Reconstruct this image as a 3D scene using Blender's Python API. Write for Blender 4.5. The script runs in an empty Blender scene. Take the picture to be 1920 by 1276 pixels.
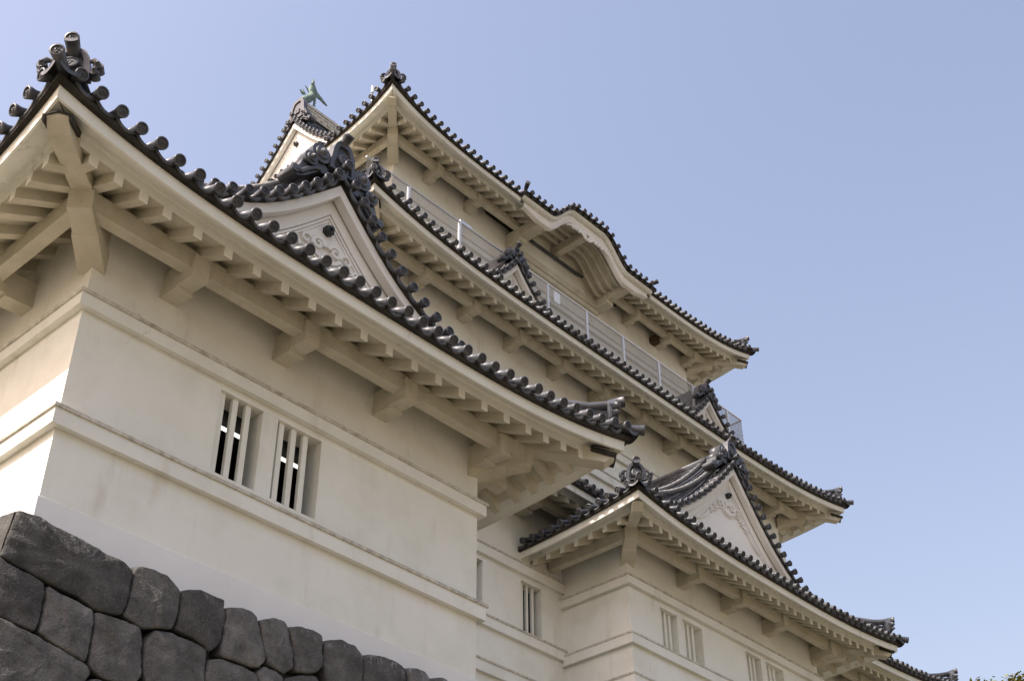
import bpy, math, random
import numpy as np
from mathutils import Vector, noise
random.seed(7)
sc = bpy.context.scene
C = sc.collection
H = 1.6                      # eye height: survey heights are measured from the eye
# ------------------------------------------------------------------ camera
F_PX, PITCH, ROLL, YAW = 2540.24, 0.6412, -0.0088, 0.7333
Fh = Vector((math.cos(YAW), math.sin(YAW), 0)); R0 = Vector((math.sin(YAW), -math.cos(YAW), 0)); U0 = Vector((0, 0, 1))
FW = Fh*math.cos(PITCH)+U0*math.sin(PITCH); UP = -Fh*math.sin(PITCH)+U0*math.cos(PITCH)
RT = R0*math.cos(ROLL)+UP*math.sin(ROLL); UU = -R0*math.sin(ROLL)+UP*math.cos(ROLL)
cam = bpy.data.objects.new('camera', bpy.data.cameras.new('camera')); C.objects.link(cam)
from mathutils import Matrix
m = Matrix((RT, UU, -FW)).transposed().to_4x4(); m.translation = Vector((0, 0, H)); cam.matrix_world = m
cam.data.sensor_fit = 'HORIZONTAL'; cam.data.sensor_width = 36; cam.data.lens = 36*F_PX/1920
cam.data.clip_start = .1; cam.data.clip_end = 6000
sc.camera = cam
# ------------------------------------------------------------------ sky, sun, exposure
SUN = Vector((-1, .28, 1.15)).normalized()
w = bpy.data.worlds.new('World'); sc.world = w; w.use_nodes = True
nt = w.node_tree; bg = nt.nodes['Background']; sky = nt.nodes.new('ShaderNodeTexSky')
sky.sky_type = 'NISHITA'; sky.sun_disc = False
sky.sun_elevation = math.asin(SUN.z); sky.sun_rotation = math.atan2(SUN.x, SUN.y) % (2*math.pi)
sky.air_density = 1.7; sky.dust_density = 4.6; sky.ozone_density = 0.0; sky.altitude = 0
wb = nt.nodes.new('ShaderNodeMix'); wb.data_type = 'RGBA'; wb.blend_type = 'MULTIPLY'; wb.inputs[0].default_value = 1   # the camera's white balance
wb.inputs[7].default_value = (1.115, .975, 1.02, 1); nt.links.new(sky.outputs[0], wb.inputs[6]); nt.links.new(wb.outputs[2], bg.inputs[0]); bg.inputs[1].default_value = .15
sl = bpy.data.lights.new('sun', 'SUN'); sl.energy = 3.8; sl.angle = math.radians(.5); sl.color = (1, .965, .905)
so = bpy.data.objects.new('sun', sl); C.objects.link(so); so.location = SUN*60
so.rotation_euler = (-SUN).to_track_quat('-Z', 'Y').to_euler()
sc.view_settings.view_transform = 'Standard'; sc.view_settings.look = 'None'; sc.view_settings.gamma = 1
sc.view_settings.exposure = .67
# ------------------------------------------------------------------ materials
def mat(name, cols, rough=.8, scale=1.5, stretch=(1, 1, 1), bump=0, bscale=30, spec=.3, fine=0, metal=0, extra=None):
    m = bpy.data.materials.new(name); m.use_nodes = True; n = m.node_tree.nodes; l = m.node_tree.links
    b = n['Principled BSDF']; b.inputs['Roughness'].default_value = rough; b.inputs['Specular IOR Level'].default_value = spec
    b.inputs['Metallic'].default_value = metal
    tc = n.new('ShaderNodeTexCoord'); mp = n.new('ShaderNodeMapping'); mp.inputs['Scale'].default_value = stretch
    l.new(tc.outputs['Object'], mp.inputs[0])
    nz = n.new('ShaderNodeTexNoise'); nz.inputs['Scale'].default_value = scale; nz.inputs['Detail'].default_value = 8; nz.inputs['Roughness'].default_value = .62
    l.new(mp.outputs[0], nz.inputs['Vector'])
    rp = n.new('ShaderNodeValToRGB'); e = rp.color_ramp.elements
    k = len(cols)
    while len(e) < k: e.new(.5)
    for i, c in enumerate(cols):
        e[i].position = .3+.4*i/max(1, k-1); e[i].color = (*c, 1)
    l.new(nz.outputs[0], rp.inputs[0]); out = rp.outputs[0]
    if fine:
        n2 = n.new('ShaderNodeTexNoise'); n2.inputs['Scale'].default_value = bscale*1.7; n2.inputs['Detail'].default_value = 4
        l.new(tc.outputs['Object'], n2.inputs['Vector'])
        mx = n.new('ShaderNodeMix'); mx.data_type = 'RGBA'; mx.blend_type = 'OVERLAY'; mx.inputs[0].default_value = fine
        l.new(out, mx.inputs[6]); l.new(n2.outputs[0], mx.inputs[7]); out = mx.outputs[2]
    if extra: out = extra(n, l, tc, out)
    l.new(out, b.inputs['Base Color'])
    if bump:
        n3 = n.new('ShaderNodeTexNoise'); n3.inputs['Scale'].default_value = bscale; n3.inputs['Detail'].default_value = 6
        l.new(tc.outputs['Object'], n3.inputs['Vector'])
        bp = n.new('ShaderNodeBump'); bp.inputs['Strength'].default_value = bump; bp.inputs['Distance'].default_value = .02
        l.new(n3.outputs[0], bp.inputs['Height']); l.new(bp.outputs[0], b.inputs['Normal'])
    return m
def spots(scale, thr, col, amt, stretch=(1, 1, 1), soft=.06, scale2=None):
    """weathering: noise over a threshold mixes in another colour (optionally only inside a second, larger noise)"""
    def f(n, l, tc, out):
        mp = n.new('ShaderNodeMapping'); mp.inputs['Scale'].default_value = stretch; l.new(tc.outputs['Object'], mp.inputs[0])
        nz = n.new('ShaderNodeTexNoise'); nz.inputs['Scale'].default_value = scale; nz.inputs['Detail'].default_value = 7; nz.inputs['Roughness'].default_value = .65
        l.new(mp.outputs[0], nz.inputs['Vector'])
        mr = n.new('ShaderNodeMapRange'); mr.inputs[1].default_value = thr; mr.inputs[2].default_value = thr+soft; mr.inputs[4].default_value = amt
        l.new(nz.outputs[0], mr.inputs[0]); fac = mr.outputs[0]
        if scale2:
            nb = n.new('ShaderNodeTexNoise'); nb.inputs['Scale'].default_value = scale2; l.new(tc.outputs['Object'], nb.inputs['Vector'])
            m2 = n.new('ShaderNodeMapRange'); m2.inputs[1].default_value = .5; m2.inputs[2].default_value = .62; l.new(nb.outputs[0], m2.inputs[0])
            mu = n.new('ShaderNodeMath'); mu.operation = 'MULTIPLY'; l.new(fac, mu.inputs[0]); l.new(m2.outputs[0], mu.inputs[1]); fac = mu.outputs[0]
        mx = n.new('ShaderNodeMix'); mx.data_type = 'RGBA'; l.new(fac, mx.inputs[0]); l.new(out, mx.inputs[6]); mx.inputs[7].default_value = (*col, 1)
        return mx.outputs[2]
    return f
def chain(*fs):
    def f(n, l, tc, out):
        for g in fs: out = g(n, l, tc, out)
        return out
    return f
M = {}
def cracks(n, l, tc, out):
    nw = n.new('ShaderNodeTexNoise'); nw.inputs['Scale'].default_value = 2.4; nw.inputs['Detail'].default_value = 5; l.new(tc.outputs['Object'], nw.inputs['Vector'])
    ad = n.new('ShaderNodeMix'); ad.data_type = 'VECTOR'; ad.inputs[0].default_value = .32; l.new(tc.outputs['Object'], ad.inputs[4]); l.new(nw.outputs[1], ad.inputs[5])
    vo = n.new('ShaderNodeTexVoronoi'); vo.feature = 'DISTANCE_TO_EDGE'; vo.inputs['Scale'].default_value = .62; l.new(ad.outputs[1], vo.inputs['Vector'])
    mr = n.new('ShaderNodeMapRange'); mr.inputs[1].default_value = .0; mr.inputs[2].default_value = .0022; mr.inputs[3].default_value = .42; mr.inputs[4].default_value = 0; l.new(vo.outputs[0], mr.inputs[0])
    nb = n.new('ShaderNodeTexNoise'); nb.inputs['Scale'].default_value = .75; l.new(tc.outputs['Object'], nb.inputs['Vector'])
    m2 = n.new('ShaderNodeMapRange'); m2.inputs[1].default_value = .56; m2.inputs[2].default_value = .64; l.new(nb.outputs[0], m2.inputs[0])
    mu = n.new('ShaderNodeMath'); mu.operation = 'MULTIPLY'; l.new(mr.outputs[0], mu.inputs[0]); l.new(m2.outputs[0], mu.inputs[1])
    mx = n.new('ShaderNodeMix'); mx.data_type = 'RGBA'; l.new(mu.outputs[0], mx.inputs[0]); l.new(out, mx.inputs[6]); mx.inputs[7].default_value = (.22, .19, .14, 1)
    return mx.outputs[2]
M['plaster'] = mat('lime_plaster', [(.665, .665, .595), (.74, .745, .68), (.785, .79, .73)], .9, 1.1, bump=.12, bscale=26, fine=.07,
                   extra=chain(spots(2.2, .57, (.50, .455, .36), .5, (1, 1, .22), .18), spots(9, .60, (.50, .46, .37), .35, (1, 1, .12), .1, .9), spots(.55, .54, (.74, .73, .69), .7, soft=.10), cracks))
M['eave'] = mat('shaded_eave_plaster', [(.44, .41, .32), (.54, .51, .405), (.605, .575, .475)], .9, 1.6, bump=.12, bscale=22, fine=.06,
                extra=chain(spots(3, .55, (.34, .285, .20), .65, (1, 1, .5), .18, 1.1)))  # dusty plaster, darker and browner with under-eave shade put into its colour
M['board'] = mat('fascia_plaster', [(.685, .685, .61), (.755, .76, .69), (.80, .80, .73)], .9, 1.4, bump=.08, bscale=20, fine=.05,
                 extra=chain(spots(6, .58, (.24, .215, .165), .5, (1, 1, .35), .12, .42)))  # paler plaster; on rafter ends it carries painted sky light
M['white'] = mat('fresh_plaster', [(.72, .705, .655), (.78, .765, .72), (.81, .80, .755)], .88, 1.3, bump=.06, bscale=26, fine=.05)
M['plinth'] = mat('repaired_plaster', [(.68, .68, .665), (.73, .73, .72), (.76, .76, .75)], .9, .9, bump=.06, bscale=24, fine=.04)
M['ledge'] = mat('weathered_ledge_ridge_glare', [(.30, .285, .24), (.52, .50, .43), (.66, .64, .58)], .95, 9, (1, 1, 1), bump=.2, bscale=40, fine=.2)  # worn band caps; also the painted sun glare on the top ridge
M['tile'] = mat('roof_tile', [(.038, .041, .048), (.063, .067, .076), (.10, .105, .114)], .43, 3.2, bump=.12, bscale=30, spec=.6, fine=.15,
                extra=spots(9, .62, (.20, .20, .19), .5, soft=.1))
M['disc'] = mat('tile_relief', [(.035, .036, .04), (.06, .062, .067), (.10, .10, .10)], .5, 14, bump=.2, bscale=60, spec=.45, fine=.2)
M['bed'] = mat('tile_bed', [(.016, .015, .013), (.03, .028, .023), (.055, .05, .04)], .95, 4, bump=.3, bscale=25, fine=.2)
def lime(n, l, tc, out):
    sp = n.new('ShaderNodeSeparateXYZ'); l.new(tc.outputs['Object'], sp.inputs[0])
    mr = n.new('ShaderNodeMapRange'); mr.inputs[1].default_value = 8.58; mr.inputs[2].default_value = 8.80; l.new(sp.outputs[2], mr.inputs[0])
    mp = n.new('ShaderNodeMapping'); mp.inputs['Scale'].default_value = (1, 1, .3); l.new(tc.outputs['Object'], mp.inputs[0])
    nz = n.new('ShaderNodeTexNoise'); nz.inputs['Scale'].default_value = 11; nz.inputs['Detail'].default_value = 8; nz.inputs['Roughness'].default_value = .7; l.new(mp.outputs[0], nz.inputs['Vector'])
    m2 = n.new('ShaderNodeMapRange'); m2.inputs[1].default_value = .53; m2.inputs[2].default_value = .66; m2.inputs[4].default_value = .75; l.new(nz.outputs[0], m2.inputs[0])
    mu = n.new('ShaderNodeMath'); mu.operation = 'MULTIPLY'; l.new(mr.outputs[0], mu.inputs[0]); l.new(m2.outputs[0], mu.inputs[1])
    mx = n.new('ShaderNodeMix'); mx.data_type = 'RGBA'; l.new(mu.outputs[0], mx.inputs[0]); l.new(out, mx.inputs[6]); mx.inputs[7].default_value = (.36, .37, .38, 1)
    return mx.outputs[2]
def per_stone(n, l, tc, out):
    oi = n.new('ShaderNodeObjectInfo'); mr = n.new('ShaderNodeMapRange'); mr.inputs[3].default_value = .72; mr.inputs[4].default_value = 1.35; l.new(oi.outputs['Random'], mr.inputs[0])
    mx = n.new('ShaderNodeMix'); mx.data_type = 'RGBA'; mx.blend_type = 'MULTIPLY'; mx.inputs[0].default_value = 1; l.new(out, mx.inputs[6]); l.new(mr.outputs[0], mx.inputs[7]); return mx.outputs[2]
M['stone'] = mat('andesite', [(.05, .049, .046), (.09, .088, .082), (.14, .136, .126)], .92, 3.4, bump=1.0, bscale=34, fine=.55,
                 extra=chain(per_stone, spots(42, .61, (.18, .18, .175), .6, (1, 1, .45), .05), spots(1.3, .52, (.045, .042, .036), .5, soft=.2), spots(26, .63, (.02, .02, .02), .6, soft=.05), lime))
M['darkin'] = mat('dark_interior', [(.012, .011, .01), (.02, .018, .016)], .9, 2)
M['iron'] = mat('iron_cover', [(.012, .014, .014), (.03, .034, .033)], .55, 20, bump=.4, bscale=30, spec=.5)
M['galv'] = mat('galvanised_steel', [(.58, .60, .62), (.70, .72, .74)], .42, 6, spec=.5, metal=.35)
M['wire'] = mat('netting_wire', [(.34, .34, .34), (.46, .46, .46)], .5, 6, spec=.4)
M['bronze'] = mat('bronze_patina', [(.075, .115, .095), (.14, .205, .175), (.23, .30, .26)], .62, 8, bump=.4, bscale=22, fine=.2)
M['gold'] = mat('gilt_disc', [(.55, .38, .1), (.7, .5, .16)], .35, 6, metal=.8)
M['sheet'] = mat('white_sheet', [(.62, .66, .70), (.70, .74, .78)], .5, 3)
M['ground'] = mat('gravel', [(.115, .10, .075), (.16, .14, .105), (.21, .185, .14)], .95, .35, bump=.4, bscale=14, fine=.3)
M['bark'] = mat('bark', [(.06, .045, .03), (.12, .09, .06)], .95, 6, (1, 1, .2), bump=.6, bscale=12)
M['leaf'] = mat('leaf', [(.09, .11, .025), (.17, .17, .04), (.26, .20, .06)], .6, 1.1, spec=.3)
M['rust'] = mat('bare_brown_patch', [(.05, .032, .02), (.11, .07, .04)], .9, 9, bump=.3)
lampm = bpy.data.materials.new('lamp_tube'); lampm.use_nodes = True; _b = lampm.node_tree.nodes['Principled BSDF']
_b.inputs['Emission Color'].default_value = (1, .97, .88, 1); _b.inputs['Emission Strength'].default_value = 1.0; M['lamp'] = lampm
# ------------------------------------------------------------------ objects and meshes
def thing(name, loc, label, cat, group=None):
    o = bpy.data.objects.new(name, None); C.objects.link(o); o.location = loc; o.empty_display_size = .3
    o['label'] = label; o['category'] = cat
    if group: o['group'] = group
    return o
def origin(o):
    while o.parent: o = o.parent
    return Vector(o.location) if o.type == 'EMPTY' else Vector((0, 0, 0))
class MB:
    """collects faces in world coordinates and links them as one mesh object"""
    def __init__(s): s.v = []; s.f = []; s.sm = []; s.mi = []; s.cur = 0; s.mats = None
    def vert(s, p): s.v.append((p[0], p[1], p[2])); return len(s.v)-1
    def face(s, idx, smooth=False): s.f.append(tuple(idx)); s.sm.append(smooth); s.mi.append(s.cur)
    def quad(s, a, b, c, d, smooth=False): s.face([s.vert(a), s.vert(b), s.vert(c), s.vert(d)], smooth)
    def poly(s, pts): s.face([s.vert(p) for p in pts])
    def hexa(s, b, t):
        """b, t: four bottom and four top points"""
        i = [s.vert(p) for p in list(b)+list(t)]
        for q in ((3, 2, 1, 0), (4, 5, 6, 7), (0, 1, 5, 4), (1, 2, 6, 5), (2, 3, 7, 6), (3, 0, 4, 7)): s.face([i[k] for k in q])
    def box(s, x0, x1, y0, y1, z0, z1):
        s.hexa([(x0, y0, z0), (x1, y0, z0), (x1, y1, z0), (x0, y1, z0)], [(x0, y0, z1), (x1, y0, z1), (x1, y1, z1), (x0, y1, z1)])
    def grid(s, rows, smooth=False, close=False):
        ids = [[s.vert(p) for p in r] for r in rows]
        for a, b in zip(ids, ids[1:]):
            n = len(a)
            for k in range(n if close else n-1):
                s.face((a[k], a[(k+1) % n], b[(k+1) % n], b[k]), smooth)
        return ids
    def tube(s, path, rad, n=10, cap=True, up=(0, 0, 1), squash=1.0):
        path = [Vector(p) for p in path]; rows = []
        for i, p in enumerate(path):
            d = (path[min(i+1, len(path)-1)]-path[max(i-1, 0)]).normalized()
            u = Vector(up)
            if abs(d.dot(u)) > .96: u = Vector((0, 1, 0))
            a = d.cross(u).normalized(); b = a.cross(d).normalized()
            r = rad[i] if hasattr(rad, '__len__') else rad
            rows.append([p+a*(r*math.cos(t))+b*(r*squash*math.sin(t)) for t in [2*math.pi*k/n for k in range(n)]])
        ids = s.grid(rows, True, True)
        if cap:
            s.face(ids[0]); s.face(list(reversed(ids[-1])))
        return ids
    def build(s, name, material, parent=None, **props):
        me = bpy.data.meshes.new(name); o = bpy.data.objects.new(name, me); C.objects.link(o)
        off = origin(parent) if parent else Vector((0, 0, 0))
        me.from_pydata([(x-off.x, y-off.y, z-off.z) for x, y, z in s.v], [], s.f)
        ms = material if isinstance(material, (list, tuple)) else [material]
        for k in ms: me.materials.append(M[k])
        me.polygons.foreach_set('use_smooth', s.sm); me.polygons.foreach_set('material_index', s.mi)
        me.validate(); me.update()
        if parent: o.parent = parent
        for k, v in props.items(): o[k] = v
        return o
# ------------------------------------------------------------------ tile pieces
def disc(mb, c, nrm, r, detail=True, up=Vector((0, 0, 1))):
    """the round face of an eave tile: rim, sunk field and a comma crest (material slot 1)"""
    nrm = Vector(nrm).normalized(); a = nrm.cross(up)
    a = a.normalized() if a.length > .05 else Vector((1, 0, 0)); b = a.cross(nrm).normalized(); n = 14 if detail else 10
    def ring(rr, off): return [Vector(c)+nrm*off+a*(rr*math.cos(t))+b*(rr*math.sin(t)) for t in [2*math.pi*k/n for k in range(n)]]
    mb.grid([ring(r, -.02), ring(r, .004), ring(r*.80, .006)], True, True)
    sv = mb.cur; mb.cur = 1
    ids = mb.grid([ring(r*.80, .006), ring(r*.74, -.012)], False, True); mb.face(ids[-1])
    if detail:
        for q in range(3):
            pth = []
            for t in range(5):
                th = 2*math.pi*q/3+t*.42; rr = r*(.16+.10*t)
                pth.append(Vector(c)+nrm*-.008+a*(rr*math.cos(th))+b*(rr*math.sin(th)))
            mb.tube(pth, [r*.14, r*.13, r*.10, r*.06, r*.03], 5, False, up=nrm)
    mb.cur = sv
def tile_run(mb, path, r=.066, rd=.084, detail=True, n=10, head=True):
    """one column of round tiles; path starts at its lower, visible end"""
    path = [Vector(p) for p in path]; L = [0]
    for a, b in zip(path, path[1:]): L.append(L[-1]+(b-a).length)
    def at(t):
        for i in range(len(path)-1):
            if t <= L[i+1] or i == len(path)-2:
                k = (t-L[i])/max(1e-6, L[i+1]-L[i]); return path[i]+(path[i+1]-path[i])*k
    ts = []; rs = []
    if head: ts += [0, .03, .09]; rs += [rd, rd*.99, r]; t = .09
    else: ts += [0]; rs += [r]; t = 0
    while t < L[-1]-.05:
        t2 = min(L[-1], t+.29); ts += [t2, t2+.002]; rs += [r*.93, r*1.03]; t = t2
    mb.tube([at(min(x, L[-1])) for x in ts], rs, n, False)
    if head: disc(mb, path[0]+(path[0]-path[1]).normalized()*.004, path[0]-path[1], rd, detail)
class Side:
    """one side of a hipped roof. s runs along the eave, d inward, h up from the eave line"""
    def __init__(s, o, sd, dd, L, ze, h, q, e, Lref=None):
        s.o = Vector((o[0], o[1], 0)); s.sd = Vector((sd[0], sd[1], 0)); s.dd = Vector((dd[0], dd[1], 0)); s.L = L; s.ze = ze+H; s.h = h; s.q = q; s.e = e; s.Lref = Lref or L
    def t(s, x): return max(0, 1-2*max(0, min(x, s.L-x))/s.Lref)**s.q
    def P(s, x, d, h, lift=True, mit=False):
        f = max(0, 1-d/2.6)**2 if lift else 0; t = s.t(x)*f
        if mit: x += s.e*t*(-1 if x < s.L/2 else 1)
        return s.o+s.sd*x+s.dd*(d-s.e*t)+Vector((0, 0, s.ze+h+s.h*t))
    def clipd(s, x, dm, m0=True, m1=True):
        c = dm
        if m0: c = min(c, x)
        if m1: c = min(c, s.L-x)
        return max(c, .05)
def prof(d): return .50*d+.035*d*d
def sweep(mb, side, pf, s0, s1, m0=True, m1=True, n=60, smooth=False, bump=None, cap=False):
    """sweeps the section pf = [(d, h), ...] along the eave, mitred at a hip where m0 / m1 ask for it"""
    rows = []
    for d, h in pf:
        a = s0+(d if m0 else 0); b = s1-(d if m1 else 0)
        rows.append([side.P(a+(b-a)*k/n, d, h+(bump(a+(b-a)*k/n) if bump else 0), mit=True) for k in range(n+1)])
    mb.grid(rows, smooth)
    if cap:
        for k in (0, -1): mb.poly([r[k] for r in rows])
def eave_tiles(mb, side, ss, dm, m0=True, m1=True, detail=True, pitch=.30, h0=0.0, bump=None, pf=prof, run=None):
    for x in ss:
        dmax = min(side.clipd(x, dm, m0, m1), run or 99); k = max(2, int(dmax/.3)+1); hb = bump(x) if bump else 0
        jx, jd, jh = random.gauss(0, .005), random.gauss(0, .010), random.gauss(0, .004)
        tile_run(mb, [side.P(x+jx, d+jd, h0+hb+pf(d)+jh) for d in [dmax*i/k for i in range(k+1)]], rd=.084*random.uniform(.97, 1.03), detail=detail)
    for x in [ss[0]-pitch]+list(ss):
        if (x < 0 and m0): continue
        a, b = x, x+pitch
        if b > side.L and m1: continue
        dmax = min(side.clipd((a+b)/2, dm, m0, m1), run or 99); n = 7; rows = []; k = max(2, int(dmax/.5)+1)
        def arc(d, dz): return [side.P(a+(b-a)*i/n, d, h0+(bump(a+(b-a)*i/n) if bump else 0)+pf(d)-.015-.088*(1-(2*i/n-1)**2)+dz) for i in range(n+1)]
        rows = [arc(.15, -.052), arc(.105, -.05), arc(.10, .0)]+[arc(.10+(dmax-.10)*j/k, 0) for j in range(1, k+1)]
        mb.grid(rows, True)
BED = [(.60, .0), (.115, -.045), (.115, -.122), (.21, -.108), (.21, -.03), (.6, .08)]
FASCIA = [(.25, -.09), (.185, -.107), (.20, -.275), (.228, -.278), (.229, -.15)]
SOFFIT = [(.2285, -.255), (.40, -.125), (.50, -.06), (.535, -.055), (.55, -.075), (.55, -.2125)]
SOFFIT2 = [(.55, -.2125), (.556, -.218), (1.25, .17), (2.0, .585)]
def rafter(side, x, d1, name='rafter', parent=None, mb=None, w=.13):
    b = mb or MB()
    q = lambda sx, d, h: side.P(x+sx, d, h)
    nseg = 4; rows = []
    for k in range(nseg+1):
        d = .546+(d1-.546)*k/nseg; h = -.3675+.55*(d-.55)
        rows.append([q(-w/2, d, h+.17), q(-w/2, d, h), q(w/2, d, h), q(w/2, d, h+.17)])
    ids = b.grid(rows); b.cur = 1; b.face(list(reversed(ids[0]))); b.cur = 0; b.face(ids[-1])  # end face takes the paler slot: sky light painted in, sides painted shaded
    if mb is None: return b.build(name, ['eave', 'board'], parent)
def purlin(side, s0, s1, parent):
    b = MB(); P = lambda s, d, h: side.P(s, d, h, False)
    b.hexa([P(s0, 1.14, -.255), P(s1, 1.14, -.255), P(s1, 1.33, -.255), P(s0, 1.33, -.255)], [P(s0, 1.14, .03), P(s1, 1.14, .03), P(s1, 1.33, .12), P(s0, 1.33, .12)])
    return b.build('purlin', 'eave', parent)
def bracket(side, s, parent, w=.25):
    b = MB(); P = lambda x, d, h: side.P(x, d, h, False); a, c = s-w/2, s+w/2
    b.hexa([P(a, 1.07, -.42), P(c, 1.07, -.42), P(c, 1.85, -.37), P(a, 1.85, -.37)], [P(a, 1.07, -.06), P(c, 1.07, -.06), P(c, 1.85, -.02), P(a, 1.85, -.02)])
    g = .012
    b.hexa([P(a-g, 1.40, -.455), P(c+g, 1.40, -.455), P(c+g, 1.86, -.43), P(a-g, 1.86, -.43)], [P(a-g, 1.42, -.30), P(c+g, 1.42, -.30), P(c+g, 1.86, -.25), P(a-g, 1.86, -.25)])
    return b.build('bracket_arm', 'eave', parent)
def hip_beam(corner, dx, dy, ze, parent, wall=1.8, lift=.0, capped=True):
    """the diagonal beam under an eave corner. dx, dy point inward"""
    ze += H; dg = Vector((dx, dy, 0)); lat = Vector((-dy, dx, 0)).normalized(); c0 = Vector((corner[0], corner[1], 0))
    def P(d, l, h): return c0+dg*d+lat*l+Vector((0, 0, ze+h))
    b = MB(); w = .13; l = lift
    b.hexa([P(.468, -w, -.27+l), P(.468, w, -.27+l), P(1.40, w, -.02), P(1.40, -w, -.02)], [P(.345, -w, -.125+l), P(.345, w, -.125+l), P(1.9, w, .60), P(1.9, -w, .60)])
    b.hexa([P(.3455, -w+.002, -.124+l), P(.3455, w-.002, -.124+l), P(1.0, w-.002, .19), P(1.0, -w+.002, .19)], [P(.342, -.02, -.085+l), P(.342, .02, -.085+l), P(1.0, .02, .24), P(1.0, -.02, .24)])
    w2 = .155
    b.hexa([P(1.30, -w2, -.30), P(1.30, w2, -.30), P(1.95, w2, -.45), P(1.95, -w2, -.45)], [P(1.26, -w2, -.04), P(1.26, w2, -.04), P(1.95, w2, .4), P(1.95, -w2, .4)])
    b.hexa([P(1.60, -w2-.012, -.40), P(1.60, w2+.012, -.40), P(2.0, w2+.012, -.56), P(2.0, -w2-.012, -.56)], [P(1.56, -w2-.012, -.26), P(1.56, w2+.012, -.26), P(2.0, w2+.012, -.2), P(2.0, -w2-.012, -.2)])
    o = b.build('hip_beam', 'eave', parent)
    if not capped: return o
    c = MB(); e = .04; t_ = .028
    for s in (-1, 1):
        c.hexa([P(.32, 0, -.088+l), P(.33, s*(w+e), -.145+l), P(.62, s*(w+e), .0), P(.62, 0, .055)], [P(.32, 0, -.088+t_+l), P(.33, s*(w+e), -.145+t_+l), P(.62, s*(w+e), t_), P(.62, 0, .055+t_)])
        c.hexa([P(.345, s*(w+e), -.20+l), P(.345, s*(w+.008), -.20+l), P(.62, s*(w+.008), -.06), P(.62, s*(w+e), -.06)], [P(.331, s*(w+e), -.146+l), P(.331, s*(w+.008), -.146+l), P(.62, s*(w+.008), -.002), P(.62, s*(w+e), -.002)])
    c.build('beam_cap', 'bed', parent)
    return o
def oni(mb, Q, W=.40, HT=.46, D=.12, circ=True, curls=True, crest=False):
    """ridge-end tile. Q(l, y, z): l sideways, y inward, z up from its foot"""
    prof_ = [(-.5, 0), (-.5, .18), (-.44, .5), (-.42, .66), (-.31, .9), (-.2, 1.0), (.2, 1.0), (.31, .9), (.42, .66), (.44, .5), (.5, .18), (.5, 0)]
    fr = [Q(a*W, 0, z*HT) for a, z in prof_]; bk = [Q(a*W*1.02, D, z*HT) for a, z in prof_]
    inn = [Q(a*W*.68, 0, .06*HT+z*HT*.80) for a, z in prof_]; sunk = [Q(a*W*.64, .05, .07*HT+z*HT*.78) for a, z in prof_]
    mb.grid([bk, fr, inn, sunk], False, True); ids = [mb.vert(p) for p in sunk]; mb.face(ids); mb.face([mb.vert(p) for p in bk])
    cz = .40*HT
    if circ:
        c = Q(0, .05, cz); n = (Q(0, 0, 0)-Q(0, 1, 0)); mb.tube([c, c+n*.07], W*.22, 14); disc(mb, c+n*.075, n, W*.22, True)
    if crest:
        for k in range(4):
            a = k*math.pi/2+math.pi/4; c = Q(math.cos(a)*W*.1, .05, cz+math.sin(a)*W*.1); n = (Q(0, 0, 0)-Q(0, 1, 0)); mb.tube([c, c+n*.05], W*.075, 8)
    if curls:
        for s in (-1, 1):
            for (a, z, r) in ((.66, .34, .135), (.62, .10, .115)):
                mb.tube([Q(s*a*W, -.0, z*HT), Q(s*a*W, .10, z*HT)], [r*W*1.0, r*W*1.0], 12)
                c = Q(s*a*W, -.0, z*HT); n = (Q(0, 0, 0)-Q(0, 1, 0)); mb.tube([c, c+n*.03, c+n*.055], [r*W*.62, r*W*.55, r*W*.2], 10)
            mb.tube([Q(s*.46*W, .02, .55*HT), Q(s*.56*W, .0, .50*HT), Q(s*.66*W, .0, .42*HT)], [.05*W, .08*W, .06*W], 8)
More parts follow.
